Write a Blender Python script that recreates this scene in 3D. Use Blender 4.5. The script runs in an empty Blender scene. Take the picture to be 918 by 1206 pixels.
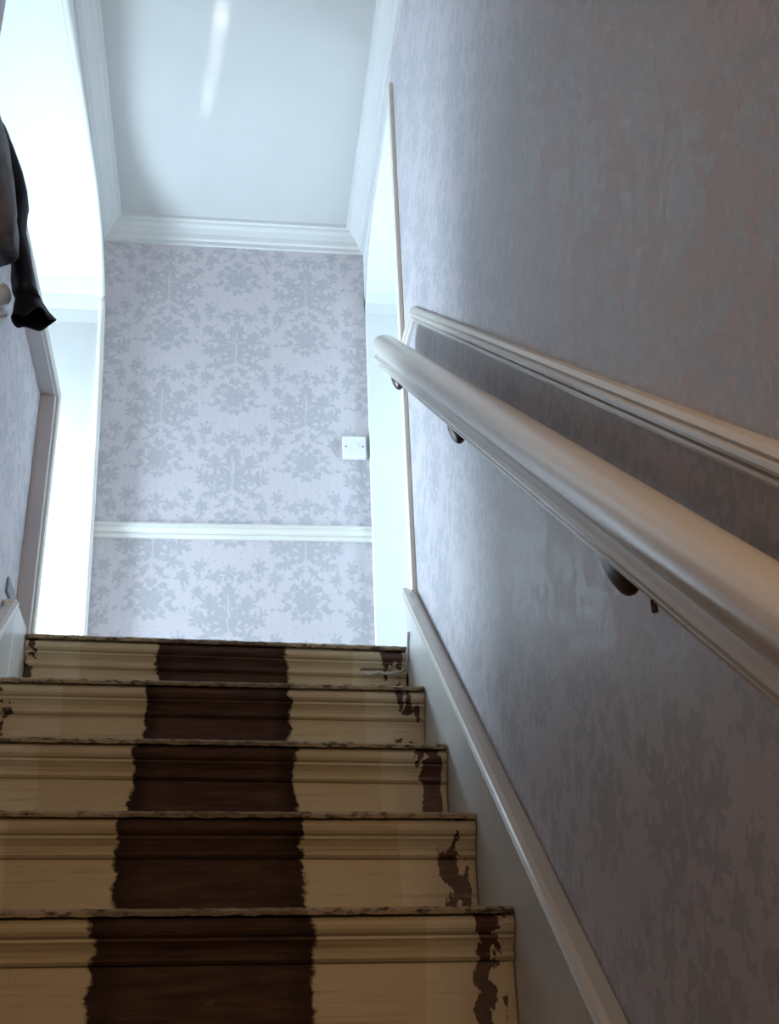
import bpy, bmesh, math, random
from mathutils import Vector, Matrix, noise
C = bpy.context.scene
COL = C.collection
ZO = 1.397                      # camera height above the hall floor; all z below are relative to the camera
# ---------------------------------------------------------------- camera, world, lights, exposure
cam_d = bpy.data.cameras.new('camera'); cam = bpy.data.objects.new('camera', cam_d); COL.objects.link(cam)
cam_d.sensor_fit = 'HORIZONTAL'; cam_d.sensor_width = 36.0; cam_d.lens = 1450.0/918.0*36.0
cam_d.clip_start = 0.02
_p, _y, _r = 0.4889, 0.1398, -0.0385
fw = Vector((math.sin(_y)*math.cos(_p), math.cos(_y)*math.cos(_p), math.sin(_p)))
r0 = Vector((math.cos(_y), -math.sin(_y), 0)); u0 = r0.cross(fw)
cr = math.cos(_r)*r0 + math.sin(_r)*u0; cu = -math.sin(_r)*r0 + math.cos(_r)*u0
M = Matrix.Identity(4)
for i in range(3):
    M[i][0] = cr[i]; M[i][1] = cu[i]; M[i][2] = -fw[i]
M[2][3] = ZO
cam.matrix_world = M
C.camera = cam

w = bpy.data.worlds.new('world'); C.world = w; w.use_nodes = True
w.node_tree.nodes['Background'].inputs[0].default_value = (0.75, 0.85, 1.0, 1)
w.node_tree.nodes['Background'].inputs[1].default_value = 0.006

def area(name, loc, d, sx, sy, power, color, spread=180):
    l = bpy.data.lights.new(name, 'AREA'); l.shape = 'RECTANGLE'; l.size = sx; l.size_y = sy
    l.energy = power; l.color = color; l.spread = math.radians(spread)
    o = bpy.data.objects.new(name, l); COL.objects.link(o)
    o.location = (loc[0], loc[1], loc[2]+ZO)
    o.rotation_euler = Vector(d).to_track_quat('-Z', 'Y').to_euler()
    return o
DAY = (0.64, 0.83, 1.0)
area('daylight_left', (-1.15, 3.29, 1.60), (1, 0, 0), 0.28, 0.72, 46, DAY)
area('daylight_right', (0.98, 3.05, 1.90), (-1, 0, 0), 0.42, 1.35, 8.8, DAY)
area('fill_left_room', (-1.62, 2.75, 1.50), (1, 0.1, 0.1), 0.7, 0.45, 3.5, DAY)  # added fill lamp, set low to brighten the white left jamb
area('hall_lamp', (0.22, -1.2, 1.05), (-0.05, 1, 0.1), 0.5, 0.6, 14.5, (1.0, 0.66, 0.38))
for nm, x_, y_, z_, ln, pw in (('streak_lamp_near', -.077, 2.52, .94, .22, .022), ('streak_lamp_far', -.118, 2.81, 1.13, .30, .011)):   # added hidden strip lamps that throw a bright streak on to the ceiling
    q = area(nm, (x_, y_, z_), (0, 0, 1), .009, ln, pw, (.95, 1.0, .97), 1.5)
    q.rotation_euler = (math.pi, 0, math.atan2(.165, 1))
V = C.view_settings
V.view_transform = 'Standard'; V.look = 'None'; V.gamma = 1; V.use_curve_mapping = False
V.exposure = -0.06

# ---------------------------------------------------------------- helpers
def mesh_obj(name, verts, faces, mat, parent=None, uvs=None, smooth=False, loc=None, bevel=0.0):
    """ONE mesh object; verts in camera-height coordinates; the origin sits at loc or the parent's origin"""
    base = Vector((0, 0, 0))
    if parent is not None:
        q = parent
        while q is not None:
            base += q.location; q = q.parent
    if loc is not None:
        base = Vector((loc[0], loc[1], loc[2]+ZO))
    me = bpy.data.meshes.new(name)
    me.from_pydata([(v[0]-base.x, v[1]-base.y, v[2]+ZO-base.z) for v in verts], [], faces)
    me.validate(); 
    bm = bmesh.new(); bm.from_mesh(me); bmesh.ops.recalc_face_normals(bm, faces=bm.faces); bm.to_mesh(me); bm.free()
    if uvs:
        ul = me.uv_layers.new(name='UVMap')
        for lp in me.loops: ul.data[lp.index].uv = uvs(verts[lp.vertex_index])
    if smooth:
        for p in me.polygons: p.use_smooth = True
        if smooth is not True: me.set_sharp_from_angle(angle=math.radians(smooth))
    me.materials.append(mat)
    o = bpy.data.objects.new(name, me); COL.objects.link(o)
    if parent is not None:
        o.parent = parent
    elif loc is not None:
        o.location = base
    if bevel:
        b = o.modifiers.new('bevel', 'BEVEL'); b.width = bevel; b.segments = 2; b.limit_method = 'ANGLE'
    return o
def box(x0, x1, y0, y1, z0, z1):
    v = [(x, y, z) for z in (z0, z1) for y in (y0, y1) for x in (x0, x1)]
    f = [(0, 2, 3, 1), (4, 5, 7, 6), (0, 1, 5, 4), (2, 6, 7, 3), (0, 4, 6, 2), (1, 3, 7, 5)]
    return v, f
def merge(*parts):
    V_, F_ = [], []
    for v, f in parts:
        n = len(V_); V_ += list(v); F_ += [tuple(i+n for i in t) for t in f]
    return V_, F_
def sweep(rings, closed=True, caps=True):
    """rings: list of equal-length point lists"""
    n = len(rings[0]); v = [p for r in rings for p in r]; f = []
    for i in range(len(rings)-1):
        for j in range(n if closed else n-1):
            k = (j+1) % n
            f.append((i*n+j, i*n+k, (i+1)*n+k, (i+1)*n+j))
    if caps and closed:
        f.append(tuple(range(n))); f.append(tuple((len(rings)-1)*n+j for j in range(n)))
    return v, f
def tube(path, r, n=10):
    rings = []
    for i, p in enumerate(path):
        p = Vector(p); a = Vector(path[max(i-1, 0)]); b = Vector(path[min(i+1, len(path)-1)])
        t = (b-a).normalized(); s = t.cross(Vector((0, 0, 1)) if abs(t.z) < .9 else Vector((1, 0, 0))).normalized(); u = s.cross(t)
        rr = r[i] if isinstance(r, (list, tuple)) else r
        rings.append([tuple(p + rr*(math.cos(2*math.pi*j/n)*s + math.sin(2*math.pi*j/n)*u)) for j in range(n)])
    return sweep(rings)
def struct(o): o['kind'] = 'structure'; return o
def empty(name, loc, label=None, cat=None, group=None):
    o = bpy.data.objects.new(name, None); COL.objects.link(o); o.location = (loc[0], loc[1], loc[2]+ZO); o.empty_display_size = .1
    if label: o['label'] = label; o['category'] = cat
    if group: o['group'] = group
    return o

# ---------------------------------------------------------------- node materials
class S:
    """a float socket with arithmetic"""
    def __init__(s, nt, k): s.nt = nt; s.k = k
    def m(s, op, *a):
        n = s.nt.nodes.new('ShaderNodeMath'); n.operation = op
        for i, x in enumerate((s,)+a):
            if isinstance(x, S): s.nt.links.new(x.k, n.inputs[i])
            else: n.inputs[i].default_value = x
        return S(s.nt, n.outputs[0])
    def __add__(s, o): return s.m('ADD', o)
    __radd__ = __add__
    def __sub__(s, o): return s.m('SUBTRACT', o)
    def __rsub__(s, o): return (s*-1.0) + o
    def __mul__(s, o): return s.m('MULTIPLY', o)
    __rmul__ = __mul__
    def __truediv__(s, o): return s.m('DIVIDE', o)
    def sm(s, lo, hi):
        n = s.nt.nodes.new('ShaderNodeMapRange'); n.interpolation_type = 'SMOOTHSTEP'
        s.nt.links.new(s.k, n.inputs[0]); n.inputs[1].default_value = lo; n.inputs[2].default_value = hi
        return S(s.nt, n.outputs[0])
    def absv(s): return s.m('ABSOLUTE')
    def mx(s, o): return s.m('MAXIMUM', o)
    def mn(s, o): return s.m('MINIMUM', o)
    def cos(s): return s.m('COSINE')
    def sin(s): return s.m('SINE')
def newmat(name, rough=0.5, color=(.8, .8, .8), metallic=0.0, spec=0.5):
    m = bpy.data.materials.new(name); m.use_nodes = True
    b = m.node_tree.nodes['Principled BSDF']
    b.inputs['Roughness'].default_value = rough; b.inputs['Base Color'].default_value = (*color, 1)
    b.inputs['Metallic'].default_value = metallic; b.inputs['Specular IOR Level'].default_value = spec
    return m, m.node_tree, b
def nz(nt, vec, scale, detail=3, rough=.55, out=0):
    n = nt.nodes.new('ShaderNodeTexNoise'); n.inputs['Scale'].default_value = scale
    n.inputs['Detail'].default_value = detail; n.inputs['Roughness'].default_value = rough
    nt.links.new(vec, n.inputs['Vector']); return S(nt, n.outputs[0])
def scaled(nt, vec, s):
    n = nt.nodes.new('ShaderNodeMapping'); n.inputs['Scale'].default_value = s; nt.links.new(vec, n.inputs['Vector']); return n.outputs[0]
def mix(nt, f, a, b):
    n = nt.nodes.new('ShaderNodeMix'); n.data_type = 'RGBA'
    if isinstance(f, S): nt.links.new(f.k, n.inputs[0])
    else: n.inputs[0].default_value = f
    for i, c in ((6, a), (7, b)):
        if isinstance(c, tuple): n.inputs[i].default_value = (*c, 1)
        else: nt.links.new(c, n.inputs[i])
    return n.outputs[2]
def bump(nt, b, h, strength=.2, dist=.002):
    n = nt.nodes.new('ShaderNodeBump'); n.inputs['Strength'].default_value = strength; n.inputs['Distance'].default_value = dist
    nt.links.new(h.k, n.inputs['Height']); nt.links.new(n.outputs[0], b.inputs['Normal'])
def coord(nt, which='Object'):
    n = nt.nodes.new('ShaderNodeTexCoord'); return n.outputs[which]
def xyz(nt, v):
    n = nt.nodes.new('ShaderNodeSeparateXYZ'); nt.links.new(v, n.inputs[0]); return [S(nt, k) for k in n.outputs]

def paint(name, col, var=.05, rough=.4, b_=.1):
    m, nt, b = newmat(name, rough, col)
    v = coord(nt)
    f = nz(nt, v, 6, 4).sm(.3, .7)
    c = mix(nt, f, tuple(x*(1-var) for x in col), col)
    nt.links.new(c, b.inputs['Base Color'])
    bump(nt, b, nz(nt, v, 90, 2), b_, .001)
    return m
WHITE = paint('white_wall_paint', (.80, .82, .81), .03, .55)
GLOSS = paint('white_gloss_paint', (.80, .79, .74), .05, .28)
STRINGP = paint('grey_white_gloss_paint', (.70, .70, .67), .08, .3)
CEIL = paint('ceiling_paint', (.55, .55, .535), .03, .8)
COVE = paint('coving_paint', (.66, .66, .65), .03, .7)
CREAMP = paint('cream_corner_paint', (.86, .80, .70), .04, .4)
ROOM = paint('beige_room_paint', (.36, .34, .32), .05, .8)
CARPET = paint('landing_carpet', (.44, .42, .41), .1, .95, .6)
SHADE_CABLE_GREY = paint('board_shade_cable_grey', (.60, .59, .60), .08, .5)  # shade of the white capping put into the grey; also the cable's own grey
PLASTER = paint('bare_plaster', (.33, .33, .36), .1, .8)
RAILP = paint('cream_rail_paint', (.75, .71, .64), .05, .25)
BRACKET, _, _ = newmat('dark_bronze_metal', .35, (.06, .045, .035), .8)
PLASTIC, _, _ = newmat('white_plastic', .35, (.80, .80, .82))
DARKP, _, _ = newmat('dark_slot', .6, (.05, .05, .05))

def wallpaper():
    m, nt, b = newmat('damask_wallpaper', .5)
    uv = coord(nt, 'UV')
    # small wobble makes feathery leaf edges
    nd = nt.nodes.new('ShaderNodeTexNoise'); nd.inputs['Scale'].default_value = 38; nd.inputs['Detail'].default_value = 2
    nt.links.new(uv, nd.inputs['Vector'])
    sub = nt.nodes.new('ShaderNodeVectorMath'); sub.operation = 'SUBTRACT'; nt.links.new(nd.outputs['Color'], sub.inputs[0]); sub.inputs[1].default_value = (.5, .5, .5)
    sc = nt.nodes.new('ShaderNodeVectorMath'); sc.operation = 'SCALE'; nt.links.new(sub.outputs[0], sc.inputs[0]); sc.inputs['Scale'].default_value = .022
    ad = nt.nodes.new('ShaderNodeVectorMath'); ad.operation = 'ADD'; nt.links.new(uv, ad.inputs[0]); nt.links.new(sc.outputs[0], ad.inputs[1])
    u, v, _ = xyz(nt, ad.outputs[0])
    CW, H = .240, .500
    c = (u/CW + .5).m('FLOOR')
    lu = u - c*CW                                    # -CW/2 .. CW/2
    par = c.m('MODULO', 2.0).absv()
    vv = v + par*(H/2)
    lv = vv - ((vv/H + .5).m('FLOOR'))*H             # -H/2 .. H/2
    a = lu.absv()
    def lobe(cx, cy, R, k, amp, ph=0.0, sx=1.0, sy=1.0, rot=0.0):
        dx = a - cx; dy = lv - cy
        if rot:
            cs, sn = math.cos(rot), math.sin(rot)
            dx, dy = dx*cs + dy*sn, dy*cs - dx*sn
        if sx != 1: dx = dx/sx
        if sy != 1: dy = dy/sy
        r = (dx*dx + dy*dy).m('SQRT')
        th = dy.m('ARCTAN2', dx)
        rad = ((th*k + ph).cos()*amp + (1-amp))*R
        return (rad - r)/.006
    sh = lobe(0, .000, .060, 9, .22, math.pi)                           # heart of the plume
    for args in (
        (0, .088, .058, 9, .20, 0, .62, 1.05),                          # upright plume tip
        (.052, .058, .058, 9, .22, 0, 1.0, .55, .85),                   # raised side leaf
        (.078, .004, .056, 9, .22, 0, 1.0, .55, .10),                   # spread side leaf
        (.058, -.048, .046, 8, .24, 0, 1.0, .55, -.55),                 # lower side leaf
        (.022, -.080, .034, 7, .24, 0, .6, 1.0, .3),                    # stem leaves
        (.096, .098, .034, 7, .26, 0, 1.0, .8, .9), (.100, -.100, .034, 7, .26, 1.0),
        (0, .168, .034, 7, .26, math.pi/2, .9, 1.0),
        (.052, .152, .034, 7, .25, .5, 1.0, .6, .5), (.094, .185, .034, 7, .25, 0, .8, 1.1),
        (.112, .030, .020, 5, .3, 0),
        ): sh = sh.mx(lobe(*args))
    med = lobe(0, -.178, .088, 13, .12, 0, 1.0, .86)
    ringr = lobe(0, -.178, .060, 10, .12, 0, 1.0, .9); ring2 = lobe(0, -.178, .052, 10, .12, 0, 1.0, .9); core = lobe(0, -.182, .030, 7, .25)
    med = med.mn((ringr.mn(ring2*-1.0))*-1.0)
    sh = sh.mx(med).mx(core)
    cv = nt.nodes.new('ShaderNodeCombineXYZ')
    nt.links.new(a.k, cv.inputs[0]); nt.links.new(lv.k, cv.inputs[1])
    lace = nz(nt, cv.outputs[0], 46, 2, .5)                             # mirrored leafy veining, the same in every repeat
    sh = sh - (lace.sm(.50, .64)*2.6)*(1.0 - (a - .118).absv().sm(.0, .004)*0.0)
    sh = sh.mx((lace.sm(.42, .36)*2.0 - 1.0).mn((.112 - a)/.004).mn((.240 - lv.absv())/.004))
    vein = (a - .003)/.003                                             # thin light line down the middle of the plume
    sh = sh.mn(vein.mx((lv.absv() - .09)/.004))
    motif = sh.sm(-.6, .6)
    mott = nz(nt, uv, 60, 3).sm(.25, .75)
    motif = motif*(mott*.35 + .65)
    fib = nz(nt, scaled(nt, uv, (220, 9, 1)), 1.0, 2)
    base = mix(nt, fib.sm(.2, .8), (.590, .550, .580), (.640, .600, .625))
    dark = mix(nt, fib.sm(.2, .8), (.435, .430, .462), (.475, .468, .495))
    nt.links.new(mix(nt, motif, base, dark), b.inputs['Base Color'])
    nt.links.new((motif*-.12 + .52).k, b.inputs['Roughness'])
    bump(nt, b, motif*.4 + fib*.6, .12, .001)
    return m
PAPER = wallpaper()

BL, BR = -.176, .117            # the bare runner strip
def stair_mat(name, edge=False):
    m, nt, b = newmat(name, .55)
    v = coord(nt); x, y, z = xyz(nt, v)
    n1 = nz(nt, scaled(nt, v, (1, 1, 1)), 26, 5, .65); n2 = nz(nt, scaled(nt, v, (30, 30, 120)), 1, 4, .6); n3 = nz(nt, v, 9, 4, .6)
    n4 = nz(nt, scaled(nt, v, (.7, 1, 1)), 13, 3, .6)
    ragged = n1*.030 + n2*.016 + n4*.060 - .053
    xe = x + ragged
    dark = xe.sm(BL-.004, BL+.003) * (1.0 - xe.sm(BR-.003, BR+.004))
    # wood of the runner
    gr = nz(nt, scaled(nt, v, (6, 40, 60)), 1.4, 5, .6)
    wood = mix(nt, gr.sm(.3, .7), (.048, .024, .017), (.095, .050, .033))
    fringe = (1.0 - (xe - BL).absv().sm(.0, .05)).mx(1.0 - (xe - BR).absv().sm(.0, .05))
    wood = mix(nt, fringe*.85*n3.sm(.25, .6), wood, (.012, .008, .006))
    dust = nz(nt, scaled(nt, v, (1, 1, 1.6)), 34, 3, .5).sm(.70, .78)
    wood = mix(nt, dust*.22, wood, (.25, .21, .17))
    # cream paint in two ages: yellowed inside, lighter where the wider carpet ended
    xr = x + n3*.02 - .01
    outer = xr.sm(.274, .279).mx(1.0 - xr.sm(-.345, -.340))
    cream = mix(nt, outer*.8, (.50, .42, .265), (.60, .53, .38))
    cream = mix(nt, nz(nt, v, 14, 5).sm(.3, .8)*.35, cream, (.42, .31, .16))
    speck = nz(nt, v, 160, 2).sm(.67, .74)
    cream = mix(nt, speck*.35, cream, (.16, .10, .05))
    # chips down to red primer at the right-hand end
    ch = nz(nt, scaled(nt, v, (1, .6, .55)), 24, 4, .6)
    band = x.sm(.330, .365) * (1.0 - (x + n1*.02).sm(.398, .403))
    chip = (ch + band*.10).sm(.605, .62)*band.sm(.05, .3)
    cream = mix(nt, chip, cream, mix(nt, n2.sm(.3, .7), (.105, .035, .022), (.050, .022, .014)))
    # old cable stain and holes beside the ends of the top riser
    dirt = nz(nt, scaled(nt, v, (3, 60, 110)), 1.0, 4, .6)
    cream = mix(nt, dirt.sm(.52, .72)*.45*(y*0.0 + 1.0), cream, (.20, .13, .07))
    chl = nz(nt, scaled(nt, v, (1, 1, .7)), 30, 3, .6)
    bl = 1.0 - (x + .455).absv().sm(.012, .035)
    cream = mix(nt, (chl + bl*.22).sm(.74, .76)*bl.sm(.1, .3), cream, (.05, .028, .014))
    # black gouge by the right end of the top riser
    gx = ((x - .333).absv() + n1*.02 - .01).sm(.042, .030)
    gz = ((z - 2.421).absv() + n1*.008 - .004).sm(.0065, .0035)
    cream = mix(nt, gx*gz*y.sm(1.170, 1.175), cream, (.02, .013, .009))
    col = mix(nt, dark, cream, wood)
    if edge:
        k1 = nz(nt, scaled(nt, v, (1, 2, 2)), 46, 4, .65); k2 = nz(nt, scaled(nt, v, (.6, 2, 2)), 22, 3, .6)
        ec = mix(nt, k1.sm(.36, .54), (.060, .040, .024), (.36, .28, .17))
        ec = mix(nt, k2.sm(.60, .66)*.5, ec, (.50, .43, .32))
        ec = mix(nt, dark*.55, ec, (.085, .052, .030))
        col = ec
        b.inputs['Roughness'].default_value = .8
    nt.links.new(col, b.inputs['Base Color'])
    if not edge:
        nt.links.new((dark*.25 + .45).k, b.inputs['Roughness'])
        nt.links.new((dark*-.3 + .45).k, b.inputs['Specular IOR Level'])
    bump(nt, b, n1*.5 + dark*-.6 + chip*-.8 + gr*.3, .35, .002)
    return m
STEP = stair_mat('worn_painted_step'); EDGE = stair_mat('worn_nosing_edge', True)

# ---------------------------------------------------------------- setting
XR, XL, YB = .432, -.496, 3.51
G, RISE, Y1, Z1 = .225, .1908, 1.757, .320
SL = RISE/G
def zn(y): return Z1 + (y-Y1)*SL           # nosing line
ZF = Z1 + 4*RISE                           # landing floor
ZC, ZCB = 3.03, 2.95                       # ceiling, foot of the coving
FLOOR = -ZO
# back wall
v, f = box(-.62, .62, YB, YB+.1, ZF-.05, ZC+.1)
struct(mesh_obj('wall_back', v, f, PAPER, uvs=lambda p: (p[0]+.258, p[2]-2.238)))
# right stair wall
v, f = box(XR, XR+.12, -1.8, 2.67, FLOOR, ZC+.1)
struct(mesh_obj('wall_right', v, f, PAPER, uvs=lambda p: (p[1]+.07, p[2]-.03)))
v, f = box(XR-.012, XR+.012, 2.646, 2.686, ZF+.02, 2.90)
struct(mesh_obj('trim_1', v, f, CREAMP, bevel=.004))
# rounded openings left and right of the landing: jamb, curved corner and head as one white reveal
def reveal(name, side, prof, x_out):
    """prof: (x at the landing edge, y, z) from the landing floor upwards and back towards the stairs; a solid lining 6 cm thick"""
    rings = []
    n = len(prof)
    def off(i, d):
        a = Vector(prof[max(i-1, 0)][1:]); b = Vector(prof[min(i+1, n-1)][1:]); t = (b-a).normalized()
        return Vector((prof[i][1]+t[1]*d, prof[i][2]-t[0]*d))
    for i, (x, y, z) in enumerate(prof):
        o = off(i, .035)
        rings.append([(x, y, z), (x_out, y, z), (x_out, o[0], o[1]), (x, o[0], o[1])])
    v, f = sweep(rings)
    return struct(mesh_obj(name, v, f, WHITE, smooth=False))
profL = [(-.440, 3.47, ZF-.02), (-.445, 3.47, 1.45), (-.454, 3.47, 1.85), (-.462, 3.47, 2.16), (-.470, 3.47, 2.40), (-.477, 3.47, 2.56)]
def arc(x0, x1, ys, yc, z0, zc, n=9):
    out = []
    for i in range(1, n+1):
        t = i/n*math.pi/2
        out.append((x0+(x1-x0)*i/n, ys-(ys-yc)*(1-math.cos(t)), z0+(zc-z0)*math.sin(t)))
    return out
profL += arc(-.477, -.492, 3.47, 3.02, 2.56, 2.845) + [(-.493, 2.66, 2.815), (-.495, 2.32, 2.775), (-.496, 1.88, 2.74)]
reveal('wall_far_left', -1, profL, -1.75)
profR = [(.434, 3.475, ZF-.02), (.434, 3.475, 2.66)] + arc(.434, .434, 3.475, 3.12, 2.66, 2.89) + [(.434, 2.69, 2.905)]
reveal('wall_far_right', 1, profR, 1.35)
# rounded bead along the left opening's edge
bead = [(x+.004, y-.004, z-.004) for x, y, z in profL]
def smooth_path(p, k=4):
    out = []
    for i in range(len(p)-1):
        for j in range(k):
            t = j/k; out.append(tuple(p[i][q]*(1-t)+p[i+1][q]*t for q in range(3)))
    return out+[p[-1]]
v, f = tube(smooth_path(bead, 3), .011, 10)
struct(mesh_obj('trim_2', v, f, GLOSS, smooth=True))
# wall strips over the two openings (solid, up to the ceiling)
def over(name, prof, x0, x1, mat, d):
    rings = []
    pts = [(q[1], q[2]) for q in prof]
    pts = [(y + (.0), z) for y, z in pts]
    lower = pts
    rr = []
    for (y, z) in lower: rr.append(((y), z))
    v, f = [], []
    for i, (y, z) in enumerate(rr):
        v += [(x0, y, z), (x1, y, z), (x0, y, ZC+.1), (x1, y, ZC+.1)]
    for i in range(len(rr)-1):
        a, b = i*4, i*4+4
        f += [(a, b, b+1, a+1), (a+2, a+3, b+3, b+2), (a, a+2, b+2, b), (a+1, b+1, b+3, a+3)]
    e = (len(rr)-1)*4
    f += [(0, 1, 3, 2), (e, e+2, e+3, e+1)]
    return struct(mesh_obj(name, v, f, mat, uvs=lambda p: (p[1], p[2])))
ov = [(0, 3.509, 2.60), (0, 3.509, 2.72)] + [(0, y+.03*max(0, (y-3.0)/.47), z+.036) for _, y, z in profL[6:]]
over('wall_upper_left', ov, -.60, -.502, WHITE, -1)
ov = [(0, 3.509, 2.70), (0, 3.509, 2.76)] + [(0, y+.03*max(0, (y-3.0)/.47), min(z+.036, 2.94)) for _, y, z in profR[2:]]
ov[-1] = (0, 2.672, 2.94)
over('wall_upper_right', ov, .4325, .55, WHITE, 1)
# left side: half wall beside the flight, full wall nearer the hall
ZCAP = 1.735
v, f = box(XL-.12, XL, 1.80, 2.66, FLOOR, ZCAP)
struct(mesh_obj('wall_left', v, f, PAPER, uvs=lambda p: (-p[1]+.02, p[2]-.03)))
v, f = box(XL-.12, XL, -1.8, 1.80, FLOOR, ZC+.1)
struct(mesh_obj('wall_near_left', v, f, PAPER, uvs=lambda p: (-p[1]+.02, p[2]-.03)))
# white capping, its shade coloured grey: head board along the top and board down the end
v, f = merge(box(XL-.13, XL+.037, 1.87, 2.662, ZCAP+.001, ZCAP+.030), box(XL-.13, XL+.037, 2.662, 2.700, ZF+.001, ZCAP+.030))
struct(mesh_obj('trim_3', v, f, SHADE_CABLE_GREY, bevel=.003))
v, f = merge(box(XL+.037, XL+.044, 1.87, 2.708, ZCAP+.006, ZCAP+.034), box(XL+.037, XL+.044, 2.680, 2.708, ZF+.001, ZCAP+.006))
struct(mesh_obj('trim_4', v, f, GLOSS, bevel=.002))
# rooms either side of the landing (they carry the daylight) and the hall behind
struct(mesh_obj('floor', *box(-1.75, 1.35, 2.705, 3.48, ZF-.06, ZF-.001), CARPET))
struct(mesh_obj('floor_left_room', *box(-1.75, XL-.135, .9, 2.703, ZF-.06, ZF-.001), CARPET))
struct(mesh_obj('wall_room_left', *box(-1.85, -1.752, .9, 3.5, ZF-.06, ZC), ROOM))
struct(mesh_obj('wall_room_near', *box(-1.75, XL-.125, .8, .898, ZF-.06, ZC), ROOM))
struct(mesh_obj('ceiling_left_room', *box(-1.75, XL-.125, .9, 1.87, 2.76, 2.82), ROOM))
struct(mesh_obj('wall_room_right', *box(1.352, 1.45, 2.5, 3.5, ZF-.06, ZC), WHITE))
struct(mesh_obj('wall_room_right_near', *box(XR+.125, 1.35, 2.57, 2.665, ZF-.06, ZC), WHITE))
struct(mesh_obj('floor_hall', *box(XL-.1, XR+.1, -1.8, 0.3, FLOOR-.08, FLOOR), CARPET))
struct(mesh_obj('wall_hall', *box(XL-.1, XR+.1, -1.9, -1.802, FLOOR, ZC), WHITE))
# ceiling and coving
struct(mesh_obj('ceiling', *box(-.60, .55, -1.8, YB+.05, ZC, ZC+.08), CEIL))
def cove(P, Q, inward, name, m0=1.0, m1=1.0, xw=1.0):
    """plaster coving from P to Q along a wall, inward = unit vector into the room; mitred ends"""
    prof = [(0, 0), (.010, 0), (.012, .014), (.020, .018), (.026, .034), (.038, .050), (.050, .058), (.054, .066), (.064, .068), (.066, .0799), (0, .0799)]
    P = Vector(P); Q = Vector(Q); t = (Q-P).normalized(); i_ = Vector(inward)
    rings = [[tuple(B + i_*d*xw + t*sg*d*mm*xw + Vector((0, 0, h))) for d, h in prof] for B, sg, mm in ((P, 1, m0), (Q, -1, m1))]
    v, f = sweep(rings)
    return struct(mesh_obj(name, v, f, COVE))
cove((-.502, YB, ZCB), (XR, YB, ZCB), (0, -1, 0), 'trim_5')
cove((-.502, -1.8, ZCB), (-.502, YB, ZCB), (1, 0, 0), 'trim_6', 0, 1)
cove((XR, -1.8, ZCB), (XR, YB, ZCB), (-1, 0, 0), 'trim_7', 0, 1)
# dado rails: a moulded profile
DP = [(0, 0), (.010, 0), (.013, .006), (.013, .012), (.009, .015), (.016, .019), (.019, .026), (.019, .034), (.014, .038), (.017, .043), (.012, .053), (.006, .056), (0, .056)]
rings = [[(x, YB-d, 1.768+h + (x-.0)*.008) for d, h in DP] for x in (-.462, XR+.002)]
v, f = sweep(rings); struct(mesh_obj('trim_8', v, f, GLOSS))
kz = .055/.056
rings = []
for y in (-1.8, 2.455):
    rings.append([(XR-d*.95, y, zn(y)+.950+h*.80) for d, h in DP])
zl = zn(2.455)+.950
rings.append([(XR-d*.95, 2.56, zl+.012+h*.75) for d, h in DP]); rings.append([(XR-d*.95, 2.642, zl+.014+h*.75) for d, h in DP])
v, f = sweep(rings); struct(mesh_obj('trim_9', v, f, RAILP))

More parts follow.
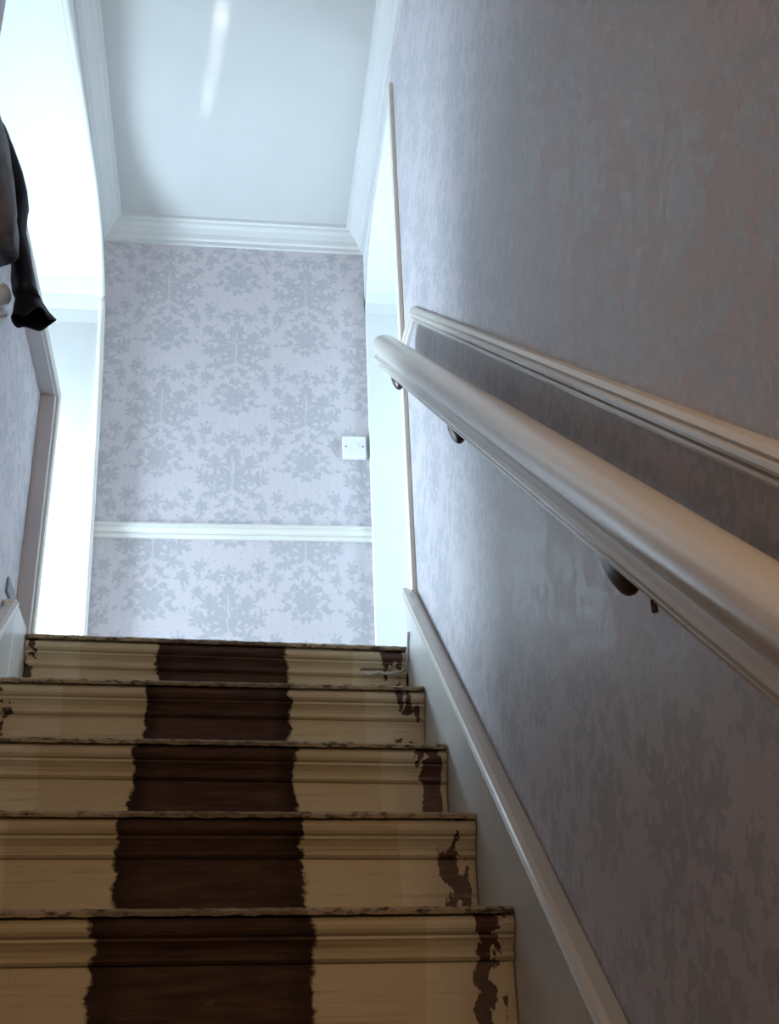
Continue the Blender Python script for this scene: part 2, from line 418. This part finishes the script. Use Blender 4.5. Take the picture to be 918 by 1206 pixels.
# ---------------------------------------------------------------- staircase
st = empty('staircase', (0, 1.5, FLOOR), 'bare wooden staircase with cream painted sides and a dark stripped runner strip', 'stairs')
XS0, XS1 = -.4655, .4025
tilt = {0: (.001, -.002), 1: (.003, -.003), 2: (.005, -.007), 3: (.009, -.002), 4: (.006, -.013)}
def frange(a, b, n): return [a+(b-a)*i/n for i in range(n+1)]
NX = 44
random.seed(4)
for k in range(-8, 5):
    yk, zk = Y1+k*G, Z1+k*RISE
    l, r_ = tilt.get(k, (0, 0))
    def zt(x): return zk + l + (r_-l)*(x-XS0)/(XS1-XS0)
    def wob(x, s, amp): return amp*noise.noise(Vector((x*s, k*7.3, 1.7)))
    xs = frange(XS0+.001, XS1-.001, NX)
    if k > -8:
        # tread (the landing's nosing board at k = 4): half-round front
        yb = yk+G+.026 if k < 4 else yk+.046
        rings = []
        for x in xs:
            w_ = wob(x, 6, .0022); T = .036
            pr = [(yb, zt(x)-.002), (yk+.006, zt(x)-.002)]
            for i in range(9):
                t = math.pi/2 - math.pi*i/8
                pr.append((yk+.016-.0165*math.cos(t)+w_*.5, zt(x)-.008-.014+.014*math.sin(t)))
            pr += [(yb, zt(x)-T)]
            rings.append([(x, a, b) for a, b in pr])
        v, f = sweep(rings)
        tr = mesh_obj('tread', v, f, STEP, st)
        # ragged layer of old underlay and glue left on the front edge
        rings = []
        for i, x in enumerate(xs2 := frange(XS0+.0015, XS1-.0015, 150)):
            up = .0018 + .0012*noise.noise(Vector((x*60, k*3.1, 0))) + .0007*noise.noise(Vector((x*200, k*5.1, 3)))
            dn = .0085 + .0018*noise.noise(Vector((x*45, k*2.7, 9))) + .0010*noise.noise(Vector((x*170, k*1.1, 5)))
            fr = .0025 + .0012*noise.noise(Vector((x*90, k*4.3, 6)))
            rings.append([(x, yk+.022, zt(x)+up*.6), (x, yk+.003-fr, zt(x)+up), (x, yk-.001-fr, zt(x)-.003), (x, yk-.0005-fr*.6, zt(x)-dn), (x, yk+.022, zt(x)-dn+.004)])
        v, f = sweep(rings)
        mesh_obj('worn_edge', v, f, EDGE, tr)
        # scotia moulding under the nosing
        SC = [(.030, -.036), (.006, -.036), (.006, -.040), (.010, -.043), (.016, -.050), (.018, -.056), (.014, -.058), (.015, -.064), (.020, -.068), (.030, -.068)]
        rings = [[(x, yk+a, zt(x)+b) for a, b in SC] for x in xs]
        v, f = sweep(rings)
        mesh_obj('scotia_moulding', v, f, STEP, st)
        # riser
        rings = [[(x, yk+.026+wob(x, 3, .001), zt(x)-.0365), (x, yk+.026+wob(x, 3, .001), zk-RISE-.001), (x, yk+.044, zk-RISE-.001), (x, yk+.044, zt(x)-.0365)] for x in xs]
        v, f = sweep(rings)
        mesh_obj('riser', v, f, STEP, st)
# strings
def string(xi, xo, s, top, y_end):
    """board against the wall; xi stair face, xo wall face"""
    y0 = -.25
    def zz(y, o): return zn(y)+o
    rings = []
    for x in (xi, xo):
        rings.append([(x, y0, zz(y0, -.30)), (x, y0, zz(y0, top)), (x, y_end, zz(y_end, top)), (x, y_end, ZF-.16), (x, y_end-.5, zz(y_end-.5, -.30))])
    v, f = sweep(rings)
    return mesh_obj('string_board', v, f, STRINGP, st)
def string_cap(xi, xo, s, top, y_end, par):
    pr = [(0, .0), (-.006, .0), (-.008, .006), (-.004, .011), (-.007, .016), (-.005, .021), (.004, .022), (abs(xo-xi), .001+.010), (abs(xo-xi), 0)]
    rings = [[(xi+s*d, y, zn(y)+top+h) for d, h in pr] for y in (-.25, y_end)]
    v, f = sweep(rings)
    mesh_obj('string_cap', v, f, RAILP if s > 0 else GLOSS, par)
sr = string(.403, XR-.001, 1, .118, 2.655); string_cap(.403, XR-.001, 1, .118, 2.655, sr)
sl_ = string(-.466, XL+.001, -1, .125, 2.505); string_cap(-.466, XL+.001, -1, .125, 2.505, sl_)
v, f = merge(box(XL+.001, -.4662, 2.507, 2.695, ZF-.20, ZF+.028))
mesh_obj('plinth_block', v, f, GLOSS, st, bevel=.006)['label'] = 'white end block at the top of the left string'
struct(mesh_obj('trim_10', *box(XL+.0005, XL+.006, 2.525, 2.645, 1.135, 1.170), PLASTER, bevel=.002))

# ---------------------------------------------------------------- handrails
HP0 = [(.026, .018), (.023, .028), (.018, .035), (.011, .0405), (.004, .0435), (-.004, .0445), (-.012, .0435), (-.020, .040), (-.026, .036), (-.0305, .031), (-.0335, .025), (-.0355, .018), (-.036, .010), (-.0355, .002), (-.0335, -.004), (-.030, -.009), (-.025, -.013), (-.0225, -.018), (-.025, -.022),
       (-.0285, -.025), (-.0300, -.031), (-.0275, -.037), (-.022, -.039), (-.0205, -.041), (-.0225, -.044), (-.0215, -.048), (-.015, -.050), (.014, -.050), (.022, -.046), (.024, -.010)]
HP = [(x*.95, w_*.82) for x, w_ in HP0]
HSL = SL - .010                                   # the rail is pitched a touch flatter than the flight
def hz(y, off): return zn(2.3) + off + (y-2.3)*HSL
ang = math.atan(HSL)
def rail(root, xc, yend, off, y0, sgn):
    """rail swept parallel to the flight; rounded upper end"""
    t = Vector((0, math.cos(ang), math.sin(ang))); n = Vector((0, -math.sin(ang), math.cos(ang)))
    B = Vector((xc, yend, hz(yend, off)))
    L = (yend-y0)/math.cos(ang)
    rings = []
    for d, s in [(-L, 1)] + [(-L*i/12, 1) for i in range(11, 0, -1)] + [(-.045*math.cos(a), .55+.45*math.sin(a) if a < math.pi/2-.01 else 1) for a in []]:
        rings.append((d, s))
    for i in range(0, 9):
        a = i/8*math.pi/2*.96
        rings.append((-.060+.060*math.sin(a), math.cos(a)**.5))
    R = [[tuple(B + t*d + Vector((1, 0, 0))*px*sgn*s + n*pw*s) for px, pw in HP] for d, s in rings]
    v, f = sweep(R)
    return mesh_obj('rail', v, f, RAILP, root, smooth=24)
def bracket(root, xc, y, off, sgn):
    """round wall plate, curved arm and a rounded cup under the rail"""
    xw = XR if sgn > 0 else XL
    zb = hz(y, off)-.054                           # underside of the rail
    zc = zb-.030
    rings = []
    for d, r in ((.0005, .024), (.004, .024), (.007, .021), (.009, .012)):
        rings.append([(xw-sgn*d, y+r*math.cos(2*math.pi*j/20), zc+r*math.sin(2*math.pi*j/20)) for j in range(20)])
    a = sweep(rings)
    xm = xc+sgn*.012
    P = [(xw-sgn*.005, y, zc), (xw-sgn*.025, y, zc-.004), (xm+sgn*.012, y, zc+.002), (xm, y, zb-.020)]
    b_ = tube(smooth_path(P, 3), .0075, 10)
    rings = []
    for i in range(7):
        q = i/6*math.pi/2*.97
        rings.append([(xm+.017*math.cos(q)*math.cos(t), y+.040*math.cos(q)*math.sin(t), zb+.040*math.cos(q)*math.sin(t)*HSL-.002-.048*math.sin(q)) for t in [2*math.pi*j/24 for j in range(24)]])
    v, f = merge(a, b_, sweep(rings))
    return mesh_obj('bracket', v, f, BRACKET, root, smooth=40)
HX, HOFF = .357, .858
hr = empty('handrail', (HX, 2.5, hz(2.5, HOFF)-.06), 'long cream moulded handrail with dark brackets sloping down the right wall', 'handrail')
rail(hr, HX, 2.52, HOFF, -.15, 1)
for y in (.34, 1.035, 1.755, 2.39): bracket(hr, HX, y, HOFF, 1)
y = .88; zb = hz(y, HOFF)-.0545
v, f = tube([(HX-.020, y, zb+.004), (HX-.020, y, zb-.006)], .0028, 8)
mesh_obj('screw', v, f, BRACKET, hr)
hl = empty('handrail', (-.415, 1.7, hz(1.7, 1.02)-.05), 'rounded end of a pale handrail under the black blouse at the left edge', 'handrail')
rail(hl, -.420, 1.752, 1.012, .2, -1)
bracket(hl, -.420, 1.60, 1.012, -1); bracket(hl, -.420, .75, 1.012, -1)

# ---------------------------------------------------------------- blouse hanging on the left wall
def cloth(name, col, rough=.5):
    m, nt, b = newmat(name, rough, col)
    v_ = coord(nt)
    n_ = nz(nt, scaled(nt, v_, (1, 1, .3)), 40, 3)
    nt.links.new(mix(nt, n_.sm(.3, .7), tuple(c*.6 for c in col), tuple(c*1.4 for c in col)), b.inputs['Base Color'])
    b.inputs['Specular IOR Level'].default_value = .3
    bump(nt, b, n_, .4, .004)
    return m
BLK = cloth('black_satin', (.004, .006, .015), .5); BLK_SHEEN = cloth('black_satin_sheen', (.11, .11, .125), .5)  # the grey puts the body's sheen into the colour of black satin
bl = empty('blouse', (-.45, 1.68, 1.40), 'black satin blouse with a flared cuff hanging beside the half wall', 'clothing')
K = 1.75/2.17
SLV = [(-.575, 2.150, .020), (-.559, 2.122, .015), (-.544, 2.074, .018), (-.522, 2.003, .022), (-.503, 1.945, .021), (-.497, 1.915, .020), (-.494, 1.880, .0155), (-.4915, 1.835, .0145), (-.483, 1.790, .019), (-.474, 1.745, .0225),
       (-.466, 1.705, .0255), (-.459, 1.672, .0265), (-.453, 1.655, .0275)]
rings = []
for i, (x, z, hw) in enumerate(SLV):
    ring = []
    for j in range(20):
        a = 2*math.pi*j/20
        w_ = 1 + .10*math.sin(3*a+i*1.1) + .05*math.sin(5*a-i*.7)
        ring.append((x*K+hw*K*w_*math.cos(a), 1.75+hw*K*1.5*w_*math.sin(a), z*K))
    rings.append(ring)
v, f = sweep(rings); slv = mesh_obj('sleeve', v, f, BLK, bl, smooth=True)
CUF = [(-.453, 1.655, .0270), (-.449, 1.640, .031), (-.443, 1.620, .036), (-.438, 1.606, .040), (-.4365, 1.598, .042)]
rings = []
for i, (x, z, hw) in enumerate(CUF):
    ring = []; g = i/(len(CUF)-1)
    for j in range(32):
        a = 2*math.pi*j/32
        w_ = 1 + .12*g*math.sin(4*a+.5)
        dz = -.014*g*(1-math.cos(a-math.pi)) * -1 + .004*g*math.sin(5*a)
        ring.append((x*K+hw*K*w_*math.cos(a), 1.75+hw*K*.8*w_*math.sin(a), z*K+.006*g-.004*g*(1-math.cos(a)) + .006*g*math.sin(4*a)))
    rings.append(ring)
inner = [[(x*.0+ (sum(p[0] for p in rg)/32)+(x-(sum(p[0] for p in rg)/32))*.93, y_-(y_-1.75)*.07, z_) for x, y_, z_ in rg] for rg in rings[::-1]]
v, f = sweep(rings+inner, caps=False); mesh_obj('cuff', v, f, BLK, slv, smooth=True)['label'] = 'flared black cuff'
# body of the blouse, bunched flat against the wall and down on to the rail end
BD = [(-.474, 1.66, 1.76, .012, .05), (-.468, 1.655, 1.70, .020, .07), (-.452, 1.66, 1.60, .036, .08), (-.440, 1.665, 1.50, .046, .085), (-.430, 1.665, 1.43, .050, .078), (-.426, 1.66, 1.372, .050, .06)]
rings = []
for i, (x, yb, z, hx, hy) in enumerate(BD):
    rings.append([(x+hx*(1+.10*math.sin(6*a+i))*math.cos(a), yb+hy*(1+.06*math.sin(5*a+i))*math.sin(a), z) for a in [2*math.pi*j/28 for j in range(28)]])
v, f = sweep(rings); mesh_obj('body', v, f, BLK_SHEEN, bl, smooth=True)['label'] = 'black body of the blouse, sheen coloured grey'
v, f = merge(tube(smooth_path([(-.494, 1.655, 1.79), (-.478, 1.655, 1.785), (-.470, 1.655, 1.80)], 3), .005, 8))
struct(mesh_obj('trim_11', v, f, BRACKET))

# ---------------------------------------------------------------- light switch on the back wall
sw = empty('light_switch', (.382, YB, 2.075), 'square white light switch plate on the back wall beside the right opening', 'switch')
v, f = box(.343, .421, YB-.022, YB-.0005, 2.076, 2.158); pl = mesh_obj('plate', v, f, PLASTIC, sw, bevel=.004)
v, f = box(.376, .388, YB-.026, YB-.021, 2.106, 2.128); mesh_obj('rocker', v, f, PLASTIC, sw, bevel=.0015)
for x in (.354, .410):
    v, f = sweep([[(x+.0028*math.cos(a), yy, 2.117+.0028*math.sin(a)) for a in [2*math.pi*j/10 for j in range(10)]] for yy in (YB-.0228, YB-.021)])
    mesh_obj('screw', v, f, BRACKET, sw)
# loose cable at the right end of the top step
P = [(.300, 2.672, 1.010), (.318, 2.668, 1.006), (.335, 2.664, 1.011), (.352, 2.660, 1.005), (.372, 2.656, 1.007), (.388, 2.65, 1.008), (.396, 2.642, 1.016), (.3985, 2.630, 1.030), (.399, 2.615, 1.060), (.3995, 2.60, 1.085)]
v, f = tube(smooth_path(P, 3), .0032, 8)
cb = mesh_obj('cable', v, f, SHADE_CABLE_GREY, smooth=True, loc=(.38, 2.65, 1.0))
cb['label'] = 'thin grey cable curling out at the right end of the top riser'; cb['category'] = 'cable'
